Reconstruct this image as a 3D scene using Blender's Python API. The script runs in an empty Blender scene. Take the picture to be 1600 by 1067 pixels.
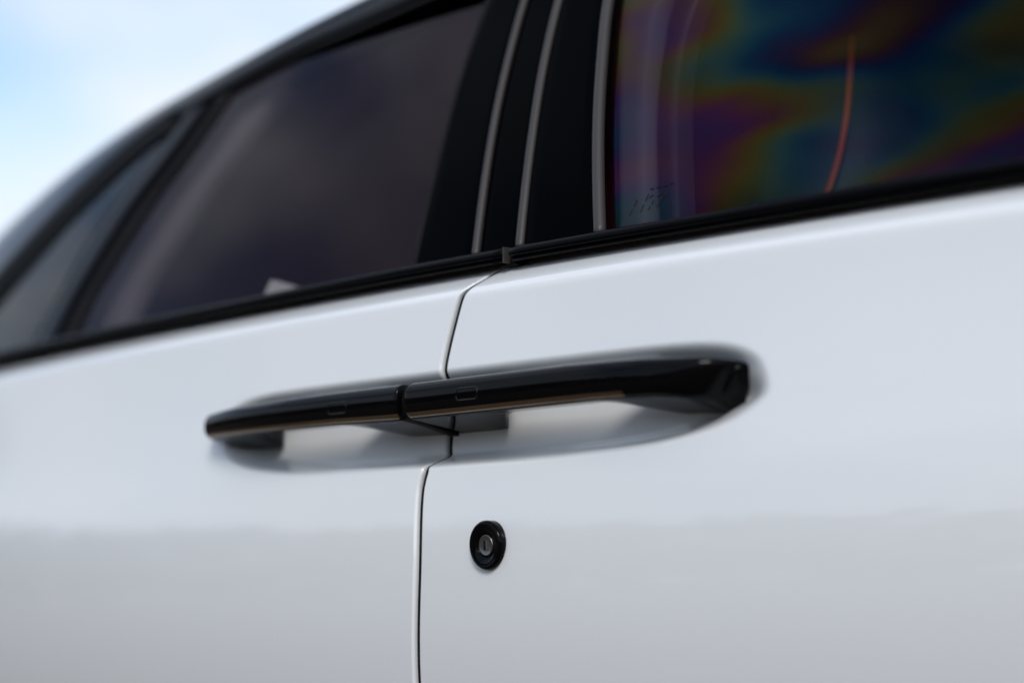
import bpy, bmesh, math, random
import numpy as np
from mathutils import Vector, Matrix

scene = bpy.context.scene
R = math.radians

# ------------------------------------------------------------------ camera
YAW, PITCH = 41.264, 6.852
cam_data = bpy.data.cameras.new("camera")
cam = bpy.data.objects.new("camera", cam_data)
scene.collection.objects.link(cam)
cam.location = (1.223, -0.98, 0.80)
view = Vector((-math.cos(R(YAW)) * math.cos(R(PITCH)), math.sin(R(YAW)) * math.cos(R(PITCH)), math.sin(R(PITCH))))
cam.rotation_euler = view.to_track_quat('-Z', 'Y').to_euler()
cam_data.sensor_width = 36
cam_data.lens = 72
cam_data.clip_start = 0.02
cam_data.clip_end = 5000
cam_data.dof.use_dof = True
cam_data.dof.focus_distance = 1.515
cam_data.dof.aperture_fstop = 2.3
scene.camera = cam

# ------------------------------------------------------------------ sky, sun, exposure
SUN_ELEV, SUN_AZ = 40.0, -43.0           # azimuth from +X towards +Y: ahead of the car on the open side, veiled by cloud
world = bpy.data.worlds.new("World")
scene.world = world
world.use_nodes = True
wn, wl = world.node_tree.nodes, world.node_tree.links
wn.clear()
w_out = wn.new("ShaderNodeOutputWorld")
w_bg = wn.new("ShaderNodeBackground")
w_bg.inputs["Strength"].default_value = 0.115
sky = wn.new("ShaderNodeTexSky")
sky.sky_type = 'NISHITA'
sky.sun_disc = False
sky.sun_elevation = R(SUN_ELEV)
sky.sun_rotation = R(90 - SUN_AZ)
tc = wn.new("ShaderNodeTexCoord")
mp = wn.new("ShaderNodeMapping")
mp.inputs["Scale"].default_value = (1.0, 1.0, 2.2)
mp.inputs["Location"].default_value = (4.1, 0.4, 2.3)
cn = wn.new("ShaderNodeTexNoise")
cn.inputs["Scale"].default_value = 3.6
cn.inputs["Detail"].default_value = 6
cn.inputs["Roughness"].default_value = 0.5
cr = wn.new("ShaderNodeValToRGB")
cr.color_ramp.elements[0].position = 0.38
cr.color_ramp.elements[1].position = 0.62
cm = wn.new("ShaderNodeMixRGB")
cm.inputs[2].default_value = (4.6, 4.95, 5.45, 1)
wl.new(tc.outputs["Generated"], mp.inputs[0])
wl.new(mp.outputs[0], cn.inputs["Vector"])
wl.new(cn.outputs["Fac"], cr.inputs[0])
wl.new(cr.outputs[0], cm.inputs[0])
wl.new(sky.outputs[0], cm.inputs[1])
wl.new(cm.outputs[0], w_bg.inputs["Color"])
wl.new(w_bg.outputs[0], w_out.inputs["Surface"])

sun_data = bpy.data.lights.new("sun", 'SUN')
sun_data.energy = 1.32
sun_data.angle = R(18)
sun_data.color = (1.0, 0.955, 0.90)
sun = bpy.data.objects.new("sun", sun_data)
scene.collection.objects.link(sun)
to_sun = Vector((math.cos(R(SUN_ELEV)) * math.cos(R(SUN_AZ)), math.cos(R(SUN_ELEV)) * math.sin(R(SUN_AZ)), math.sin(R(SUN_ELEV))))
sun.rotation_euler = (-to_sun).to_track_quat('-Z', 'Y').to_euler()
sun.location = (2, 4, 6)

scene.view_settings.view_transform = 'Standard'
scene.view_settings.look = 'None'
scene.view_settings.gamma = 1.0
scene.view_settings.use_curve_mapping = False
scene.view_settings.exposure = 0.75
scene.render.engine = 'CYCLES'
scene.cycles.use_denoising = True
scene.cycles.max_bounces = 10
scene.cycles.transparent_max_bounces = 12
scene.cycles.caustics_reflective = False
scene.cycles.caustics_refractive = False

# ------------------------------------------------------------------ materials
def mat(name):
    m = bpy.data.materials.new(name)
    m.use_nodes = True
    return m, m.node_tree.nodes, m.node_tree.links, m.node_tree.nodes["Principled BSDF"]

def simple(name, col, rough=0.4, spec=0.5, metal=0.0, coat=0.0, var=0.0, scale=60.0, bump=0.0):
    m, n, l, b = mat(name)
    b.inputs["Base Color"].default_value = (*col, 1)
    b.inputs["Roughness"].default_value = rough
    b.inputs["Specular IOR Level"].default_value = spec
    b.inputs["Metallic"].default_value = metal
    b.inputs["Coat Weight"].default_value = coat
    b.inputs["Coat Roughness"].default_value = 0.02
    tcn = n.new("ShaderNodeTexCoord")
    nz = n.new("ShaderNodeTexNoise")
    nz.inputs["Scale"].default_value = scale
    nz.inputs["Detail"].default_value = 4
    l.new(tcn.outputs["Object"], nz.inputs["Vector"])
    if var:
        mr = n.new("ShaderNodeMapRange")
        mr.inputs["To Min"].default_value = max(0.0, rough - var)
        mr.inputs["To Max"].default_value = rough + var
        l.new(nz.outputs["Fac"], mr.inputs["Value"])
        l.new(mr.outputs[0], b.inputs["Roughness"])
    if bump:
        bp = n.new("ShaderNodeBump")
        bp.inputs["Strength"].default_value = bump
        bp.inputs["Distance"].default_value = 0.0006
        l.new(nz.outputs["Fac"], bp.inputs["Height"])
        l.new(bp.outputs[0], b.inputs["Normal"])
    return m

# pearl white paint: off-white base under a clear coat with faint orange peel and flake
m_paint, n, l, b = mat("pearl white car paint")
b.inputs["Roughness"].default_value = 0.42
b.inputs["Specular IOR Level"].default_value = 0.35
b.inputs["Coat Weight"].default_value = 1.0
b.inputs["Coat Roughness"].default_value = 0.04
b.inputs["Coat IOR"].default_value = 1.62
tcn = n.new("ShaderNodeTexCoord")
fl = n.new("ShaderNodeTexVoronoi"); fl.inputs["Scale"].default_value = 2600
l.new(tcn.outputs["Object"], fl.inputs["Vector"])
cr2 = n.new("ShaderNodeMixRGB")
cr2.inputs[1].default_value = (0.700, 0.730, 0.752, 1)
cr2.inputs[2].default_value = (0.740, 0.765, 0.785, 1)
sep = n.new("ShaderNodeSeparateColor")
l.new(fl.outputs["Color"], sep.inputs[0])
l.new(sep.outputs[0], cr2.inputs[0])
l.new(cr2.outputs[0], b.inputs["Base Color"])
op = n.new("ShaderNodeTexNoise"); op.inputs["Scale"].default_value = 330; op.inputs["Detail"].default_value = 2
l.new(tcn.outputs["Object"], op.inputs["Vector"])
bp = n.new("ShaderNodeBump"); bp.inputs["Strength"].default_value = 0.05; bp.inputs["Distance"].default_value = 0.0003
l.new(op.outputs["Fac"], bp.inputs["Height"])
l.new(bp.outputs[0], b.inputs["Coat Normal"])

m_gloss = simple("gloss black handle lacquer", (0.0016, 0.0017, 0.0022), 0.02, 0.09, var=0.01, scale=900)
m_pad = simple("gloss black touch pad", (0.0016, 0.0017, 0.0022), 0.04, 0.30, var=0.01, scale=900)
m_ground_reflection = simple("brown ground reflection strip", (0.22, 0.17, 0.125), 0.18, 0.5, metal=1.0, var=0.03, scale=900)  # brown of the mirrored ground, put into the colour of the lower handle faces
m_pillar = simple("piano black pillar trim", (0.0008, 0.0008, 0.0013), 0.14, 0.006, var=0.05, scale=40)
m_mould = simple("black belt moulding", (0.002, 0.002, 0.0028), 0.22, 0.03, var=0.06, scale=140)
m_frame = simple("satin black window frame", (0.004, 0.004, 0.006), 0.30, 0.06, var=0.08, scale=90)
m_roof = simple("black roof paint", (0.004, 0.005, 0.008), 0.10, 0.36, var=0.03, scale=50)
m_rubber = simple("black rubber seal", (0.004, 0.004, 0.004), 0.62, 0.12, bump=0.3, scale=700)
m_bead = simple("grey rubber bead", (0.036, 0.032, 0.031), 0.45, 0.35, bump=0.15, scale=500)
m_dark = simple("dark cavity plastic", (0.004, 0.004, 0.004), 0.8, 0.1)
m_plug = simple("matt black plug", (0.003, 0.003, 0.003), 0.55, 0.2)
m_steel = simple("dark satin lock steel", (0.20, 0.20, 0.20), 0.34, 0.5, metal=1.0, var=0.10, scale=700, bump=0.12)
m_shutter = simple("bright keyway shutter", (0.30, 0.29, 0.27), 0.35, 0.5, metal=1.0, var=0.1, scale=900)
m_headliner = simple("grey headliner cloth", (0.34, 0.24, 0.30), 0.9, 0.1, bump=0.3, scale=500)
m_maroon = simple("maroon leather", (0.40, 0.03, 0.08), 0.55, 0.3, bump=0.4, scale=260)
m_interior = simple("dark cabin lining", (0.085, 0.035, 0.062), 0.85, 0.2, bump=0.4, scale=350)
m_seat = simple("black seat leather", (0.016, 0.015, 0.018), 0.5, 0.3, bump=0.5, scale=260)
m_trimgrey = simple("grey inner trim", (0.16, 0.16, 0.165), 0.6, 0.3, bump=0.2, scale=300)
m_orange = simple("orange seat piping", (0.42, 0.085, 0.022), 0.55, 0.3, bump=0.3, scale=600)
m_pale = simple("pale light glimpse", (0.70, 0.78, 0.72), 0.5, 0.3)
m_print = simple("black glass print", (0.004, 0.004, 0.004), 0.6, 0.2)

def glass(name, tint, thick_lo, thick_hi, film_ior, spec, noise_scale, seed, spec_tint=(1, 1, 1), haze=(0, 0, 0)):
    """tinted pane: see-through tint plus a glossy face whose film thickness drifts across the pane"""
    m, n, l, b = mat(name)
    b.inputs["Base Color"].default_value = (*haze, 1)
    b.inputs["Roughness"].default_value = 0.015
    b.inputs["Specular IOR Level"].default_value = spec
    b.inputs["Thin Film IOR"].default_value = film_ior
    b.inputs["Specular Tint"].default_value = (*spec_tint, 1)
    tcn = n.new("ShaderNodeTexCoord")
    mpn = n.new("ShaderNodeMapping")
    mpn.inputs["Location"].default_value = seed
    mpn.inputs["Rotation"].default_value = (0, R(-32), 0)
    mpn.inputs["Scale"].default_value = (1.0, 1.0, 2.2)
    nz = n.new("ShaderNodeTexNoise")
    nz.inputs["Scale"].default_value = noise_scale
    nz.inputs["Detail"].default_value = 1.6
    nz.inputs["Distortion"].default_value = 0.25
    mr = n.new("ShaderNodeMapRange")
    mr.inputs["From Min"].default_value = 0.25
    mr.inputs["From Max"].default_value = 0.75
    mr.inputs["To Min"].default_value = thick_lo
    mr.inputs["To Max"].default_value = thick_hi
    l.new(tcn.outputs["Object"], mpn.inputs[0])
    l.new(mpn.outputs[0], nz.inputs["Vector"])
    l.new(nz.outputs["Fac"], mr.inputs["Value"])
    l.new(mr.outputs[0], b.inputs["Thin Film Thickness"])
    tr = n.new("ShaderNodeBsdfTransparent")
    tr.inputs[0].default_value = (*tint, 1)
    ad = n.new("ShaderNodeAddShader")
    l.new(b.outputs[0], ad.inputs[0])
    l.new(tr.outputs[0], ad.inputs[1])
    l.new(ad.outputs[0], n["Material Output"].inputs[0])
    return m

m_glass_front = glass("front door glass with film colours", (0.42, 0.42, 0.46), 190, 780, 1.185, 0.03, 4.0, (0.6, 0, 0.35))
m_glass_rear = glass("smoked rear glass", (0.52, 0.48, 0.50), 0, 0, 1.3, 0.046, 4.0, (2.2, 0, 0.1), (1.0, 0.84, 0.94), (0.0060, 0.0026, 0.0052))
m_glass_quarter = glass("smoked quarter glass", (0.45, 0.46, 0.49), 0, 0, 1.3, 0.10, 4.0, (2.2, 0, 0.1))

# ground: sandy worn asphalt
m_ground, n, l, b = mat("sandy asphalt")
tcn = n.new("ShaderNodeTexCoord")
g1 = n.new("ShaderNodeTexNoise"); g1.inputs["Scale"].default_value = 0.7; g1.inputs["Detail"].default_value = 8
g2 = n.new("ShaderNodeTexNoise"); g2.inputs["Scale"].default_value = 120; g2.inputs["Detail"].default_value = 3
l.new(tcn.outputs["Object"], g1.inputs["Vector"]); l.new(tcn.outputs["Object"], g2.inputs["Vector"])
gm = n.new("ShaderNodeMixRGB")
gm.inputs[1].default_value = (0.085, 0.063, 0.042, 1); gm.inputs[2].default_value = (0.125, 0.094, 0.066, 1)
l.new(g1.outputs["Fac"], gm.inputs[0])
l.new(gm.outputs[0], b.inputs["Base Color"])
b.inputs["Roughness"].default_value = 0.9
gb = n.new("ShaderNodeBump"); gb.inputs["Strength"].default_value = 0.6; gb.inputs["Distance"].default_value = 0.005
l.new(g2.outputs["Fac"], gb.inputs["Height"]); l.new(gb.outputs[0], b.inputs["Normal"])

m_leaf, n, l, b = mat("tree foliage")
oi = n.new("ShaderNodeTexCoord")
ln = n.new("ShaderNodeTexNoise"); ln.inputs["Scale"].default_value = 0.6
l.new(oi.outputs["Object"], ln.inputs["Vector"])
lm = n.new("ShaderNodeMixRGB")
lm.inputs[1].default_value = (0.018, 0.024, 0.010, 1); lm.inputs[2].default_value = (0.045, 0.05, 0.022, 1)
l.new(ln.outputs["Fac"], lm.inputs[0]); l.new(lm.outputs[0], b.inputs["Base Color"])
b.inputs["Roughness"].default_value = 0.8

# ------------------------------------------------------------------ mesh helpers
def link(name, me, material, parent=None):
    o = bpy.data.objects.new(name, me)
    scene.collection.objects.link(o)
    if material is not None:
        me.materials.append(material)
    if parent is not None:
        o.parent = parent
    return o

def smooth(me):
    me.polygons.foreach_set("use_smooth", [True] * len(me.polygons))
    me.update()

def grid(name, P, material, parent=None, wrap=False, caps=False, flip=False):
    """P[i][j] = (x,y,z): quads between neighbouring rows and columns."""
    P = np.asarray(P, dtype=float)
    a, c = P.shape[:2]
    verts = P.reshape(-1, 3).tolist()
    faces = []
    cj = c if wrap else c - 1
    for i in range(a - 1):
        for j in range(cj):
            j2 = (j + 1) % c
            q = (i * c + j, i * c + j2, (i + 1) * c + j2, (i + 1) * c + j)
            faces.append(q[::-1] if flip else q)
    if caps:
        f0 = tuple(range(c)); f1 = tuple((a - 1) * c + j for j in range(c))
        faces.append(f0 if flip else f0[::-1]); faces.append(f1[::-1] if flip else f1)
    me = bpy.data.meshes.new(name)
    me.from_pydata(verts, [], faces)
    smooth(me)
    return link(name, me, material, parent)

def boxmesh(name, lo, hi, material, parent=None, bev=0.0):
    bm = bmesh.new()
    bmesh.ops.create_cube(bm, size=1.0)
    for v in bm.verts:
        v.co = Vector([lo[k] + (v.co[k] + 0.5) * (hi[k] - lo[k]) for k in range(3)])
    if bev:
        bmesh.ops.bevel(bm, geom=bm.edges[:], offset=bev, segments=3, affect='EDGES', profile=0.5)
    me = bpy.data.meshes.new(name)
    bm.to_mesh(me); bm.free()
    return link(name, me, material, parent)

def sm(a, b, x):
    t = np.clip((x - a) / (b - a), 0, 1)
    return t * t * (3 - 2 * t)

def spline(pts, n):
    """Catmull-Rom through pts, n samples evenly spread by chord length."""
    p = np.asarray(pts, dtype=float)
    q = np.vstack([2 * p[0] - p[1], p, 2 * p[-1] - p[-2]])
    out = []
    for i in range(1, len(q) - 2):
        for t in np.linspace(0, 1, 24, endpoint=False):
            a0, a1, a2, a3 = q[i - 1], q[i], q[i + 1], q[i + 2]
            out.append(0.5 * (2 * a1 + (a2 - a0) * t + (2 * a0 - 5 * a1 + 4 * a2 - a3) * t * t + (3 * a1 - a0 - 3 * a2 + a3) * t ** 3))
    out.append(p[-1]); out = np.array(out)
    d = np.r_[0, np.cumsum(np.linalg.norm(np.diff(out, axis=0), axis=1))]
    s = np.linspace(0, d[-1], n)
    return np.stack([np.interp(s, d, out[:, k]) for k in range(out.shape[1])], axis=1)

# ------------------------------------------------------------------ body surfaces (X forward, Y into the car, Z up; metres)
Z_CREASE = 1.0262
def plan(x): return x * x / 15.0
def scoop(x, z):
    n = 4 + 7 * sm(-.012, .022, z - .9275)                    # squarer upper corners, rounder lower ones
    q = (np.abs((x - .020) / .327)) ** n + ((z - .9280) / .0385) ** 2
    reach = .34 + .34 * sm(-.006, .014, z - .9280)              # crisp lower lip, softer roll above
    return .025 * sm(0.0, reach, 1 - np.sqrt(q))
def section(z):
    """door section: nearly flat above the handle, turning under below it"""
    z = np.asarray(z, dtype=float)
    up = .19 * (z - .9) - .42 * (np.clip(z, .9, 1.026) - .9) ** 2 - .106 * np.clip(z - 1.026, 0, 1)
    dn = ((z - .798) ** 2 - .102 ** 2) / (2 * .537)
    lo = ((.70 - .798) ** 2 - .102 ** 2) / (2 * .537) - .1825 * (z - .70) 
    return np.where(z > .9, up, np.where(z > .70, dn, lo))
def side(x, z):
    k = .0022
    return section(z - 0.028 * x * (1 - sm(.86, 1.06, z))) + 1.50 * k * np.logaddexp(0, (z - Z_CREASE) / k) + plan(x)
def skin(x, z): return side(x, z) + scoop(x, z)
def green(x, z):
    h = z - 1.055
    return .046 + .36 * h + .28 * h * h + plan(x)

# ------------------------------------------------------------------ setting
me = bpy.data.meshes.new("ground")
S = 1500.0
me.from_pydata([(-S, -S, 0), (S, -S, 0), (S, S, 0), (-S, S, 0)], [], [(0, 1, 2, 3)])
ground = link("ground", me, m_ground)
ground["kind"] = "structure"

# far-off wood on the open side: what the black handles and the paint mirror along the horizon
rng = np.random.default_rng(7)
V, F = [], []
crowns = []
for az in np.arange(160, 392, 1.5):
    rad = 62 + rng.uniform(-3, 3)
    crowns.append((rad * math.cos(R(az + rng.uniform(-1, 1))), rad * math.sin(R(az)), rng.uniform(9.5, 10.0), rng.uniform(2.6, 3.2)))
for cx, cy, ch, cw in crowns:
    for _ in range(240):
        d = rng.normal(size=3); d /= np.linalg.norm(d)
        rr = rng.uniform(.35, 1.0) ** .5
        c = np.array([cx, cy, ch * .52]) + d * rr * np.array([cw, cw, ch * .5])
        a = rng.normal(size=3); a /= np.linalg.norm(a)
        bvec = np.cross(a, rng.normal(size=3)); bvec /= np.linalg.norm(bvec)
        s = rng.uniform(.25, .6)
        k = len(V)
        V += [tuple(c + s * a), tuple(c + s * bvec), tuple(c - s * a), tuple(c - .8 * s * bvec)]
        F.append((k, k + 1, k + 2, k + 3))
me = bpy.data.meshes.new("distant_wood")
me.from_pydata(V, [], F)
wood = link("distant_wood", me, m_leaf)
wood["kind"] = "stuff"
wood["label"] = "dark far-off row of trees mirrored along the black door handles"
wood["category"] = "trees"

# ------------------------------------------------------------------ the car
car = bpy.data.objects.new("car", None)
scene.collection.objects.link(car)
car["label"] = "pearl white car with paired black door handles, black pillars and tinted windows"
car["category"] = "car"

# --- doors: one panel each, meeting at the shaped shut line, with the shared handle scoop pressed in
SEAM = [(-.012, .40), (-.0020, .65), (.0035, .7284), (.0086, .8087), (.0056, .8660), (.0062, .8800), (.0078, .8884), (.0058, .8968),
        (.0020, .9045), (.0006, .9132), (-.0002, .9197), (.0000, .9272), (.0025, .9370), (.0080, .9500), (.0128, .9600), (.0137, .9657), (.0140, .9718), (.0162, .9845),
        (.0204, 1.0016), (.0256, 1.0190), (.0288, 1.0253), (.0345, 1.0328), (.0386, 1.0394), (.0430, 1.0454), (.056, 1.058)]
_sz = spline(SEAM, 900)
def seam_x(z): return np.interp(z, _sz[:, 1], _sz[:, 0])

def lines(*segs):
    out = []
    for a, b_, st in segs:
        k = max(1, int(round((b_ - a) / st)))
        out += list(np.linspace(a, b_, k, endpoint=False))
    return np.array(out + [segs[-1][1]])

ROWS = lines((.40, .70, .02), (.70, .86, .006), (.86, .885, .0022), (.885, .972, .0013), (.972, 1.018, .0035), (1.018, 1.036, .0010), (1.036, 1.0580, .0020))
COLS = lines((0, .004, .0008), (.004, .35, .0021), (.35, .45, .008), (.45, 1.15, .05))
GAP = .0066
def door_panel(name, sign):
    P = []
    prof = []
    r = .0026
    prof.append((-r, .040)); prof.append((-r, .012))
    for t in np.linspace(90, 8, 9):
        prof.append((-r * math.sin(R(t)), r * (1 - math.cos(R(t)))))
    for z in ROWS:
        xs = seam_x(z) + sign * (GAP / 2 + r)
        row = []
        for dx, dy in prof:
            x = xs + sign * dx
            row.append((x, skin(xs, z) + dy, z))
        for s in COLS:
            w = 1 - sm(0, .16, s)
            x = sign * s + xs * w
            row.append((x, float(skin(x, z)), z))
        P.append(row)
    # hem folded inwards along the top and the bottom
    top = [(x, y + .02, z - .002) for x, y, z in P[-1]]
    bot = [(x, y + .03, z + .004) for x, y, z in P[0]]
    return grid(name, [bot] + P + [top], m_paint, car, flip=(sign < 0))

front_door = door_panel("front_door", +1)
rear_door = door_panel("rear_door", -1)

# dark jamb behind the shut line
P = []
for z in ROWS[::2]:
    x = seam_x(z)
    y = float(skin(x, z)) + .026
    P.append([(x - .03, y + .012, z), (x - .006, y + .004, z), (x + .006, y + .004, z), (x + .03, y + .012, z)])
grid("door_jamb", P, m_dark, car)

P = []  # black strip added across the shut gap to stand for its shade
for z in ROWS[::2]:
    x = seam_x(z)
    y = float(skin(x, z)) + .0030
    P.append([(x - .0050, y + .012, z), (x - .0034, y + .0012, z), (x - .0010, y, z), (x + .0010, y, z), (x + .0034, y + .0012, z), (x + .0050, y + .012, z)])
grid("gap_shade_strip", P, m_rubber, rear_door)
# --- sill under the doors
P = []
for x in np.linspace(-1.15, 1.15, 24):
    y0 = float(side(x, .40)) + .006
    P.append([(x, y0 + .05, .405), (x, y0 + .004, .396), (x, y0, .38), (x, y0 + .004, .31), (x, y0 + .03, .255), (x, y0 + .10, .235), (x, y0 + .30, .23)])
grid("sill", P, m_frame, car)

# --- greenhouse ribbons: a band on the leaning side surface between two edge curves
def ribbon(name, A, B, off, thick, material, parent, n=40, roll=.002, crown=0.0, m=7):
    a = spline(A, n); b_ = spline(B, n)
    P = []
    for i in range(n):
        row = []
        w = np.linalg.norm(b_[i] - a[i])
        rr = min(roll / max(w, 1e-6), .45)
        us = [0, 0, rr * .15, rr * .5] + list(np.linspace(rr, 1 - rr, m)) + [1 - rr * .5, 1 - rr * .15, 1, 1]
        dz = [thick, roll, roll * .48, roll * .12] + [0] * m + [roll * .12, roll * .48, roll, thick]
        for u, d in zip(us, dz):
            q = a[i] * (1 - u) + b_[i] * u
            row.append((q[0], float(green(q[0], q[1])) + off + d - crown * 4 * u * (1 - u), q[1]))
        P.append(row)
    return grid(name, P, material, parent)

def ext(pts, dz, k=0):
    """carry a curve on upwards past its last point by dz in height"""
    (x0, z0), (x1, z1) = pts[-2], pts[-1]
    f = dz / (z1 - z0)
    return list(pts) + [(x1 + (x1 - x0) * f * .8, z1 + dz)]

P_EDGE = ext([(-.0690, 1.057), (-.0836, 1.1503), (-.0974, 1.2377), (-.1047, 1.3117)], .05)
L1 = ext([(.0082, 1.0570), (-.0221, 1.1694), (-.0367, 1.2327), (-.0494, 1.2982)], .06)
L2 = ext([(.0608, 1.0570), (.0319, 1.1597), (.0151, 1.2218), (.0009, 1.2859)], .08)
L3 = ext([(.1483, 1.0570), (.1121, 1.1453), (.0858, 1.2165), (.0678, 1.2697)], .10)
def shift(c, d): return [(x + d, z) for x, z in c]

GT = [(-.5505, 1.3202), (-.43, 1.3275), (-.3265, 1.3310), (-.2064, 1.3375), (-.1265, 1.3432)]          # top of rear glass
SIL = [(-1.26, 1.150), (-1.133, 1.2194), (-1.0471, 1.2563), (-.9222, 1.2962), (-.7684, 1.3282), (-.6477, 1.3430), (-.5623, 1.3524), (-.4422, 1.3650), (-.3596, 1.3717),
       (-.2838, 1.3776), (-.1519, 1.3850), (.05, 1.394), (.30, 1.398), (.60, 1.385), (.90, 1.33)]
QT = [(-1.12, 1.040), (-1.03, 1.105), (-.9404, 1.1651), (-.8432, 1.2257), (-.7389, 1.2750), (-.6565, 1.2990)]   # top of quarter glass
QR = [(-.8200, 1.045), (-.8094, 1.0685), (-.7883, 1.1122), (-.7675, 1.1695), (-.7362, 1.212), (-.6955, 1.2498), (-.6591, 1.2954)]
RL = [(-.6940, 1.045), (-.6881, 1.0663), (-.6757, 1.1119), (-.6501, 1.1533), (-.6185, 1.2066), (-.5763, 1.2581), (-.5434, 1.3164)]

# B-pillar: three gloss panels with grey rubber beads between them
ribbon("pillar_panel", P_EDGE, shift(L1, -.001), 0, .010, m_pillar, car, n=40, roll=.0025)
ribbon("pillar_panel", shift(L1, .004), shift(L2, -.004), .002, .012, m_pillar, car, n=40)
ribbon("pillar_panel", shift(L2, .004), shift(L3, -.004), 0, .010, m_pillar, car, n=40)

def bead(name, C, rad, off, material, parent, n=48, squash=1.0):
    c = spline(C, n)
    P = []
    for i in range(n):
        y = float(green(c[i, 0], c[i, 1])) + off
        t = c[min(i + 1, n - 1)] - c[max(i - 1, 0)]; t /= np.linalg.norm(t)
        nrm = np.array([t[1], -t[0]])
        row = []
        for a in np.linspace(0, 360, 12, endpoint=False):
            q = c[i] + nrm * rad * math.cos(R(a))
            row.append((q[0], y - squash * rad * math.sin(R(a)), q[1]))
        P.append(row)
    return grid(name, P, material, parent, wrap=True, caps=True)

for C, rad in ((L1, .0035), (L2, .0042), (L3, .0050)):
    bead("pillar_bead", C, rad, .001, m_bead, car)
bead("window_seal", shift(P_EDGE, -.003), .0030, .003, m_rubber, car)

# glass panes sit a few millimetres behind their frames
def pane(name, A, B, material, off=.007, n=30):
    a = spline(A, n); b_ = spline(B, n)
    P = []
    for i in range(n):
        row = []
        for u in np.linspace(0, 1, 24):
            q = a[i] * (1 - u) + b_[i] * u
            row.append((q[0], float(green(q[0], q[1])) + off, q[1]))
        P.append(row)
    return grid(name, P, material, car)

FT = [(.020, 1.372), (.30, 1.372), (.60, 1.355), (.93, 1.29)]
rear_pane = pane("rear_window", [(x - .01, z) for x, z in RL[:-1]] + [(-.545, 1.326)], shift(P_EDGE[:-1], .02), m_glass_rear)
quarter_pane = pane("quarter_window", [(x - .015, z + .006) for x, z in QT], shift(QR, .015), m_glass_quarter)
front_pane = pane("front_window", shift(L3, -.004), [(1.06, 1.040), (1.02, 1.12), (.98, 1.2), (.93, 1.27), (.90, 1.32)], m_glass_front)

# seals and divider between quarter window and rear window
def mid(A, B, u): 
    a = spline(A, 30); b_ = spline(B, 30)
    return [tuple(a[i] * (1 - u) + b_[i] * u) for i in range(0, 30, 3)] + [tuple(a[-1] * (1 - u) + b_[-1] * u)]
ribbon("window_divider", mid(QR, RL, .03), mid(QR, RL, .30), .004, .012, m_rubber, car, roll=.003)
ribbon("window_divider", mid(QR, RL, .30), mid(QR, RL, .74), -.002, .014, m_frame, car, roll=.006, crown=.003)
ribbon("window_divider", mid(QR, RL, .74), mid(QR, RL, 1.0), .003, .012, m_rubber, car, roll=.003)

# frame above the rear glass
GT2 = [(-.585, 1.309)] + GT[1:] + [(.03, 1.352)]
GT_UP = [(x, z + .007) for x, z in GT2]
ribbon("window_seal", GT2, GT_UP, .002, .012, m_rubber, car, n=60, roll=.002)
SILr = [p for p in SIL if -.70 < p[0] < .06]
ribbon("roof_frame", [(x, z + .0075) for x, z in [(-.66, 1.293)] + GT2], [(x, z - .012) for x, z in SILr], -.001, .014, m_frame, car, n=60, roll=.003, crown=.002)
# frame above the quarter glass
QT_UP = [(x - .018, z + .014) for x, z in QT]
ribbon("window_seal", QT, QT_UP, .001, .012, m_rubber, car, n=50, roll=.003)
ribbon("window_frame", [(L3[-1][0] - .01, 1.356), (.30, 1.372), (.60, 1.352), (.93, 1.288)], [(-.02, 1.382), (.30, 1.388), (.60, 1.372), (.90, 1.318)], -.001, .012, m_frame, car, n=40)

# roof with a rounded side, and the rear pillar that runs down below it
WIDTH = 1.78
def mirror_y(y): return WIDTH - y
sil = spline(SIL, 90)
low = spline([(-1.16, 1.040), (-1.075, 1.112), (-.965, 1.184), (-.864, 1.244), (-.765, 1.291), (-.675, 1.316), (-.59, 1.331), (-.4422, 1.3535), (-.2838, 1.366), (-.1519, 1.373), (.05, 1.382), (.30, 1.386), (.60, 1.373), (.90, 1.318)], 90)
P = []
for i in range(90):
    (x, z), (xl, zl) = sil[i], low[i]
    row = []
    yl = float(green(xl, zl)); ys = float(green(x, z))
    row.append((xl, yl + .012, zl)); row.append((xl, yl + .001, zl))
    for u in (.25, .5, .75):
        q = np.array([xl, zl]) * (1 - u) + np.array([x, z]) * u
        row.append((q[0], float(green(q[0], q[1])) - .001, q[1]))
    row.append((x, ys + .001, z - .001))
    row.append((x, ys + .006, z + .0018)); row.append((x, ys + .016, z + .0042))
    for v in np.linspace(0, 1, 14):
        y = (ys + .04) * (1 - v) + (WIDTH / 2) * v
        row.append((x, y, z + .007 + .032 * (1 - (1 - v) ** 2)))
    near = row[:]
    row = near + [(a, mirror_y(b_), c) for a, b_, c in near[::-1][1:]]
    P.append(row)
roof = grid("roof", P, m_roof, car)
# headliner
P = []
for i in range(2, 88, 3):
    x, z = sil[i]; ys = float(green(x, z)) + .05
    P.append([(x, ys + (WIDTH - 2 * ys) * v, z - .035 + .03 * 4 * v * (1 - v)) for v in np.linspace(0, 1, 9)])
grid("headliner", P, m_headliner, car)

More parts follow.
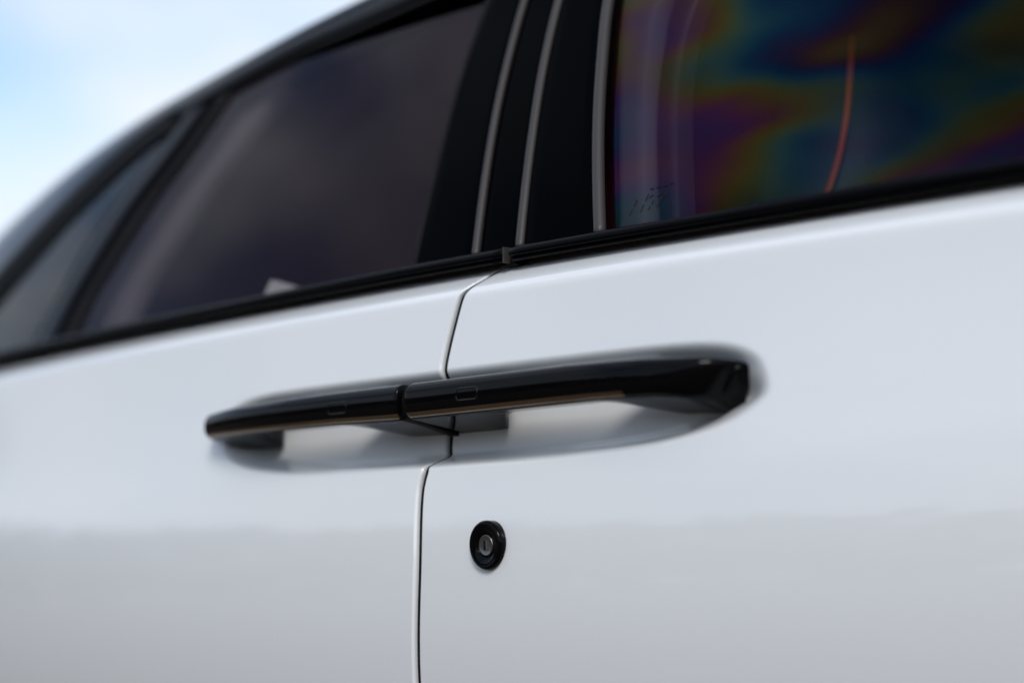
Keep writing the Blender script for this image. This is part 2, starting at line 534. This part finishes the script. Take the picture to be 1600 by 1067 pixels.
# --- belt mouldings
MB = [(-1.15, 1.0505), (-.8197, 1.0497), (-.364, 1.0473), (-.0528, 1.0467), (.0803, 1.0462), (.2673, 1.0453), (.4026, 1.0452), (.5193, 1.0456), (1.12, 1.0465)]
MT = [(-1.15, 1.0640), (-.8208, 1.0622), (-.6412, 1.0598), (-.2581, 1.0585), (-.053, 1.0588), (.0759, 1.0582), (.1696, 1.0580), (.2675, 1.0574), (.5198, 1.0578), (1.12, 1.058)]
mb = np.array(MB); mt = np.array(MT)
def moulding(name, x0, x1, parent):
    P = []
    k = int((x1 - x0) / .012) + 2
    xs = np.linspace(x0, x1, k)
    xs = np.r_[x0, x0 + .0006, x0 + .0016, xs[1:-1], x1 - .0016, x1 - .0006, x1]
    for i, x in enumerate(xs):
        zb = np.interp(x, mb[:, 0], mb[:, 1]); zt = np.interp(x, mt[:, 0], mt[:, 1])
        h = zt - zb
        y0 = plan(x) + .0335
        e = {0: .0018, 1: .0006, 2: .0}.get(min(i, len(xs) - 1 - i), 0.0)
        sec = [(.026, .0085), (.0012, -.0004), (-.0012, .0002), (-.0018, .06 * h), (-.0012, .14 * h), (.0006, .19 * h), (.0004, .24 * h), (-.0024, .27 * h),
               (-.0036, .33 * h), (-.0042, .48 * h), (-.0036, .66 * h), (-.0018, .82 * h), (.0008, .93 * h), (.0030, .985 * h), (.0052, 1.0 * h), (.0200, 1.0 * h), (.026, .9 * h)]
        P.append([(x, y0 + a + e, zb + b_ * (1 - 0 * e)) for a, b_ in sec])
    return grid(name, P, m_mould, parent, wrap=True, caps=True)
moulding("belt_moulding", -1.15, .0600, rear_door)
moulding("belt_moulding", .0668, 1.12, front_door)
boxmesh("moulding_joint", (.0598, .0375, 1.0440), (.0672, .062, 1.0570), m_rubber, front_door, .0006)
boxmesh("moulding_end_cap", (.0602, .0305, 1.0452), (.0614, .054, 1.0575), m_bead, rear_door, .0004)

P = []
for x in np.linspace(-1.15, 1.12, 40):
    P.append([(x, plan(x) + .0596, z) for z in (1.042, 1.050, 1.0575)])
grid("window_channel", P, m_rubber, car)

# --- door handles
ZT = np.array([(-.3034, .9505), (-.2407, .9527), (-.1648, .9532), (-.0938, .9537), (.0125, .9539), (.1852, .9541), (.2564, .9526), (.2917, .9512), (.3227, .9495), (.345, .948)])
ZB = np.array([(-.2958, .9279), (-.1642, .9272), (-.0822, .9272), (-.0068, .9256), (.0128, .9257), (.1349, .9260), (.2095, .9263), (.2636, .9258), (.2914, .9243), (.3069, .9224), (.3211, .9196), (.345, .917)])
def bar_out(x):
    y = -.027
    if x > .2: y += .026 * ((x - .2) / .14) ** 2.4
    if x < -.14: y += .016 * ((-.14 - x) / .14) ** 2
    return y
def hermite_pts(ctrl, xs): return np.interp(xs, ctrl[:, 0], ctrl[:, 1])

def handle(name, x0, x1, openings, r0, r1, slant=0.0):
    """a bar lofted along X: glossy convex face, crisp lower edge, underside sloping back to the door; between the
    attachments (outside `openings`) the back of the bar stands clear of the scoop."""
    L = x1 - x0
    xs = np.r_[x0 + r0 * (1 - np.cos(np.linspace(0, math.pi / 2, 10)[:-1])), np.linspace(x0 + r0, x1 - r1, 90), x1 - r1 * (1 - np.cos(np.linspace(math.pi / 2, 0, 20)[1:]))]
    P = []
    for x in xs:
        zt = float(np.interp(x, ZT[:, 0], ZT[:, 1])); zb = float(np.interp(x, ZB[:, 0], ZB[:, 1]))
        o = bar_out(x)
        f0 = math.sqrt(max(0, 1 - (1 - min(1, (x - x0) / r0)) ** 2)); f1 = math.sqrt(max(0, 1 - (1 - min(1, (x1 - x) / r1)) ** 2))
        f = min(f0, f1)
        rr = r0 if f0 < f1 else r1
        o += (1 - f) * (min(rr, .004) if slant == 0 or x < .2 else .020)
        shr = (1 - f) * min((.16 if slant == 0 or x < .2 else .10) * (zt - zb), rr * 1.0)
        zt -= shr; zb += shr * .75
        a = 1.0
        for (oa, ob, wa, wb) in openings:
            a = min(a, 1 - float(sm(oa, oa + wa, x) * (1 - sm(ob - wb, ob, x))))
        zm = zb + .50 * (zt - zb); h = (zt - zb) / 2
        d = .0125
        row = []
        yi = (o + .0280) * (1 - a) + .034 * a
        zi = (zb + .0010) * (1 - a) + (zb - .0090) * a
        row.append((yi, zt - .0045 * (1 - a) - .001))
        row.append((o + d + .004, zt - .0004))
        for ang in np.linspace(92, -66, 26):
            s, c = math.sin(R(ang)), math.cos(R(ang))
            e = .78
            row.append((o + d * (1 - abs(c) ** e), zm + h * math.copysign(abs(s) ** e, s) ))
        ye, ze = row[-1]
        row.append((ye + .0004, ze - .0005)); row.append((ye + .0011, ze - .0008))
        y1, z1 = row[-1]
        for u in np.linspace(.05, 1, 9):
            row.append((y1 + (yi - y1) * u, z1 + (zi - z1) * (u ** 1.15)))
        for u in (.3, .6):
            row.append((yi + .0005, zi + (row[0][1] - zi) * u))
        sl = slant * float(sm(x1 - .05, x1, x))
        P.append([(x - sl * (1 - np.clip((z - zb) / (zt - zb), 0, 1)), y, z) for y, z in row])
    # domed ends
    def dome(ring, dx, bulge):
        ring = np.array(ring); cen = (ring.max(0) + ring.min(0)) / 2; cen[1] = ring[:, 1].min() + .013; cen[2] = ring[:, 2].max() - .0125; cen[0] = ring[np.argmin(np.abs(ring[:, 2] - cen[2])), 0]; out = []
        for t in np.linspace(12, 84, 7):
            q = cen + (ring - cen) * math.cos(R(t)); q[:, 0] = ring[:, 0] * math.cos(R(t)) + cen[0] * (1 - math.cos(R(t))) + dx * bulge * math.sin(R(t))
            out.append([tuple(v) for v in q])
        return out
    P = dome(P[0], -1, .0015)[::-1] + P + dome(P[-1], 1, .0055 if slant else .0010)
    ob = grid(name, P, m_gloss, car, wrap=True, caps=True)
    ob.data.materials.append(m_ground_reflection)
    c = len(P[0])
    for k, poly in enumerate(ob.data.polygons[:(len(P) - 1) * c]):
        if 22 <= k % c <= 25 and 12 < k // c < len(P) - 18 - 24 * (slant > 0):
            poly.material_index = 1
    return ob

front_handle = handle("door_handle", .0118, .3165, [(.056, .262, .052, .060)], .0035, .026, .016)
rear_handle = handle("door_handle", -.2955, .0030, [(-.232, -.036, .026, .055)], .008, .0022)
front_handle["label"] = "long black handle of the front door"
rear_handle["label"] = "shorter black handle of the rear door"

# rubber block closing the slot between the two handles
P = []
for x in (.0028, .0040, .0074, .0108, .0120):
    row = []
    o = -.0215
    for y, z in [(.034, .952), (o + .008, .9522), (o + .002, .9495), (o, .942), (o + .001, .930), (o + .004, .9262), (.004, .9215), (.034, .9145)]:
        row.append((x, y, z))
    P.append(row)
grid("handle_gasket", P, m_rubber, rear_handle, wrap=True, caps=True)

# touch pads let into the faces
def face_y(x, z):
    zt = float(np.interp(x, ZT[:, 0], ZT[:, 1])); zb = float(np.interp(x, ZB[:, 0], ZB[:, 1]))
    zm = (zt + zb) / 2; h = (zt - zb) / 2
    s = min(1, abs((z - zm) / h)) ** (1 / .78)
    c = math.sqrt(max(0, 1 - s * s))
    return bar_out(x) + .0125 * (1 - c ** .78)
def rrect(cx, cz, w, h, r, n=6):
    pts = []
    for qx, qz, a0 in ((1, 1, 0), (-1, 1, 90), (-1, -1, 180), (1, -1, 270)):
        for t in np.linspace(0, 90, n):
            pts.append((cx + qx * (w / 2 - r) + r * math.cos(R(a0 + t)), cz + qz * (h / 2 - r) + r * math.sin(R(a0 + t))))
    return pts
def touch_pad(cx, cz, w, h, parent):
    slope = .0
    rings = []
    for grow, proud in ((.0012, .0004), (.0007, -.0006), (.0002, -.0004), (-.0004, .0005), (-.0010, .0002), (-.0016, .00005)):
        ring = []
        for x, z in rrect(cx, cz, w + 2 * grow, h + 2 * grow, .0022 + grow):
            ring.append((x, face_y(x, z) + proud, z))
        rings.append(ring)
    o = grid("touch_pad", rings, m_pad, parent, wrap=True, flip=True)
    bm = bmesh.new(); bm.from_mesh(o.data)
    bm.verts.ensure_lookup_table()
    k = len(rings[0])
    bm.faces.new([bm.verts[(len(rings) - 1) * k + j] for j in range(k)])
    bmesh.ops.recalc_face_normals(bm, faces=bm.faces[:])
    bm.to_mesh(o.data); bm.free(); smooth(o.data)
    return o
touch_pad(.0866, .9400, .0225, .0078, front_handle)
touch_pad(-.0715, .9398, .0225, .0078, rear_handle)

# --- key lock on the front door
LX, LZ = .0912, .8308
def lathe(name, prof, material, parent, seg=64):
    P = []
    for r_, d in prof:
        P.append([(r_ * math.cos(2 * math.pi * j / seg), -d, r_ * math.sin(2 * math.pi * j / seg)) for j in range(seg)])
    return grid(name, P, material, parent, wrap=True)
lock = lathe("key_lock", [(.0178, -.004), (.0178, .0006), (.0180, .0022), (.0178, .0038), (.0172, .0050), (.0160, .0058), (.0150, .0060), (.0148, .0057), (.0146, .0057), (.0125, .0054), (.0108, .0048), (.0100, .0042), (.0098, .0038), (.0094, .0040),
                          (.0089, .0038), (.0086, .0030), (.0085, .0010), (.0060, .0006), (.0001, .0006)], m_gloss, car)
lock["label"] = "round black key lock on the front door"
tilt = math.atan((LZ - .798) / .537)
lock.location = (LX, float(side(LX, LZ)), LZ)
lock.rotation_euler = (tilt, 0, 0)
barrel = lathe("lock_barrel", [(.0077, .0008), (.0077, .0036), (.0075, .0041), (.0070, .0043), (.0069, .0042), (.0058, .0043), (.0056, .0042), (.0030, .0043), (.00001, .0043)], m_steel, lock, 48)
kw = boxmesh("keyway", (-.0017, -.0049, -.0032), (.0004, -.0030, .0034), m_dark, lock, .0003)
ks = boxmesh("keyway_shutter", (.0006, -.0048, -.0032), (.0020, -.0030, .0032), m_shutter, lock, .0003)
for dx, dz in ((.0042, .0012), (.0046, -.0006), (.0040, -.0022)):
    boxmesh("lock_mark", (dx - .00035, -.0046, dz - .00035), (dx + .00035, -.0038, dz + .00035), m_shutter, lock, .0001)

# --- printed marks in the lower corner of the front glass
def strokes(name, segs, wd):
    V, F = [], []
    for (xa, za), (xb, zb) in segs:
        d = np.array([xb - xa, zb - za]); d /= np.linalg.norm(d); nn = np.array([-d[1], d[0]]) * wd / 2
        k = len(V)
        for (x, z), s in (((xa, za), -1), ((xb, zb), -1), ((xb, zb), 1), ((xa, za), 1)):
            V.append((x + s * nn[0], float(green(x, z)) + .0062, z + s * nn[1]))
        F.append((k, k + 1, k + 2, k + 3))
    me = bpy.data.meshes.new(name); me.from_pydata(V, [], F)
    return link(name, me, m_print, front_pane)
mk = []
for i, (dx, hgt) in enumerate(((0, .012), (.0105, .014), (.018, .007), (.026, .009))):
    x = .1700 + dx; z = 1.0700 + .001 * i
    mk.append(((x - .0015, z), (x, z + hgt * .45)))
    mk.append(((x + .0006, z + hgt * .6), (x + .0024, z + hgt)))
for i in range(4):
    x = .1830 + .0062 * i; z = 1.0885 + .0004 * i
    mk.append(((x, z), (x + .0038, z + .0003)))
for i in range(3):
    x = .1850 + .0070 * i; z = 1.0815
    mk.append(((x, z), (x + .0030, z + .0022)))
strokes("window_print", mk, .0013)

# --- cabin seen through the glass
def inner(name, A, B, off, material, parent, n=40):
    a = spline(A, n); b_ = spline(B, n); P = []
    for i in range(n):
        row = []
        for u, d in zip((0, 0, .1, .3, .5, .7, .9, 1, 1), (.02, .004, .001, 0, 0, 0, .001, .004, .02)):
            q = a[i] * (1 - u) + b_[i] * u
            row.append((q[0], float(green(q[0], q[1])) + off + d, q[1]))
        P.append(row)
    return grid(name, P, material, parent)
inner("inner_pillar_trim", [(.102, 1.05), (.096, 1.0832), (.0489, 1.1986), (.0061, 1.2975), (-.005, 1.34)], [(.136, 1.05), (.1266, 1.0815), (.0833, 1.1918), (.0698, 1.2312), (.0578, 1.2849), (.085, 1.34)], .06, m_trimgrey, car)
inner("inner_pillar_trim", [(.147, 1.05), (.134, 1.0857), (.0883, 1.2021), (.060, 1.33)], [(.168, 1.05), (.1551, 1.0852), (.1123, 1.1973), (.10, 1.27), (.115, 1.33)], .065, m_bead, car)
inner("inner_pillar_trim", [(x - .010, z) for x, z in RL], [(x + .050, z) for x, z in RL], .03, m_trimgrey, car)

def tube(name, pts3, rad, material, parent, n=40, seg=10):
    c = spline(pts3, n); P = []
    for i in range(n):
        t = c[min(i + 1, n - 1)] - c[max(i - 1, 0)]; t /= np.linalg.norm(t)
        a = np.cross(t, (0, 1, 0)); a /= np.linalg.norm(a); b_ = np.cross(t, a)
        P.append([c[i] + rad * (a * math.cos(2 * math.pi * j / seg) + b_ * math.sin(2 * math.pi * j / seg)) for j in range(seg)])
    return grid(name, P, material, parent, wrap=True, caps=True)
# front seat: leaning backrest with rounded bolster, orange piping along its edge
ORANGE = [(.140, 1.262), (.1436, 1.2488), (.1590, 1.1901), (.1640, 1.1493), (.1630, 1.1248), (.155, 1.05), (.150, .90), (.20, .62)]
o3 = [(x, float(green(x, z)) + .22, z) for x, z in ORANGE]
c = spline(o3, 40); P = []
for i in range(40):
    x, y, z = c[i]
    P.append([(x - .10, y + .02, z), (x - .06, y - .012, z), (x - .015, y - .010, z), (x + .004, y + .006, z), (x + .03, y + .03, z), (x + .035, y + .08, z), (x + .02, y + .14, z), (x + .02, y + .34, z),
              (x + .03, y + .42, z), (x, y + .48, z), (x - .08, y + .47, z), (x - .10, y + .24, z)])
seat = grid("front_seat", P, m_seat, car, wrap=True, caps=True)
tube("seat_piping", [(x + .004, y - .004, z) for x, y, z in o3], .0032, m_orange, seat)
# rear bench
P = []
for x, z in ((-.95, .62), (-.93, .70), (-.45, .72), (-.38, .66), (-.38, .60)):
    P.append([(x, y, z) for y in np.linspace(.22, 1.5, 6)])
grid("rear_bench", P, m_seat, car)
hr = []
for t in np.linspace(0, 1, 9):
    wv = math.sin(math.pi * (.08 + .84 * t)) ** .5
    hr.append([(-.44 + .045 * wv * math.cos(a), .62 + .24 * (t - .5), 1.232 + .075 * wv * math.sin(a)) for a in np.linspace(0, 2 * math.pi, 16, endpoint=False)])
grid("headrest", hr, m_maroon, car, wrap=True, caps=True)
# pale wedge added for the bright glimpse of light at the foot of the rear glass
V = [(-.328, 0, 1.0815), (-.280, 0, 1.0690), (-.3083, 0, 1.0655), (-.332, 0, 1.0660)]
bmv = []
for off in (.022, .030):
    bmv += [(x, float(green(x, z)) + off, z) for x, _, z in V]
me = bpy.data.meshes.new("light_glimpse")
me.from_pydata(bmv, [], [(3, 2, 1, 0), (4, 5, 6, 7), (0, 1, 5, 4), (1, 2, 6, 5), (2, 3, 7, 6), (3, 0, 4, 7)])
link("light_glimpse", me, m_pale, car)

# near inner door cards, far side of the shell, floor, bulkheads
P = []
for x in np.linspace(-1.15, 1.12, 20):
    P.append([(x, plan(x) + .058, 1.050), (x, plan(x) + .10, 1.040), (x, plan(x) + .13, .98), (x, plan(x) + .12, .40)])
grid("door_lining", P, m_interior, car)
P = []
for x in np.linspace(-1.15, 1.15, 20):
    yy = WIDTH - plan(x)
    P.append([(x, yy - .12, .40), (x, yy - .12, 1.03), (x, yy - .045, 1.055), (x, yy - .03, 1.03), (x, yy, .85), (x, yy, .60), (x, yy - .02, .30)])
grid("far_side_panel", P, m_paint, car)
P = []
for x in np.linspace(-1.15, 1.15, 20):
    yy = WIDTH - plan(x)
    P.append([(x, yy - .135, .40), (x, yy - .135, 1.03), (x, yy - .125, 1.06), (x, yy - .045, 1.066)])
grid("door_lining", P, m_interior, car)
P = []
for x in np.linspace(-1.1, 1.0, 24):
    P.append([(x, WIDTH - float(green(x, z)) - .008, z) for z in np.linspace(1.05, 1.36, 8)])
grid("far_window", P, m_glass_rear, car)
for x0 in (-1.02, -.66, .0, .95):
    P = []
    for z in np.linspace(1.04, 1.34, 8):
        y = WIDTH - float(green(0, z))
        P.append([(x0 - .05, y, z), (x0 + .06, y, z), (x0 + .06, y - .03, z), (x0 - .05, y - .03, z)])
    grid("far_pillar", P, m_frame, car, wrap=True, caps=True)
boxmesh("cabin_floor", (-1.15, .06, .22), (1.15, WIDTH - .06, .30), m_interior, car)
boxmesh("rear_bulkhead", (-1.26, .14, .30), (-1.22, WIDTH - .14, 1.172), m_interior, car)
boxmesh("dashboard", (1.00, .10, .30), (1.14, WIDTH - .10, 1.03), m_interior, car, .02)
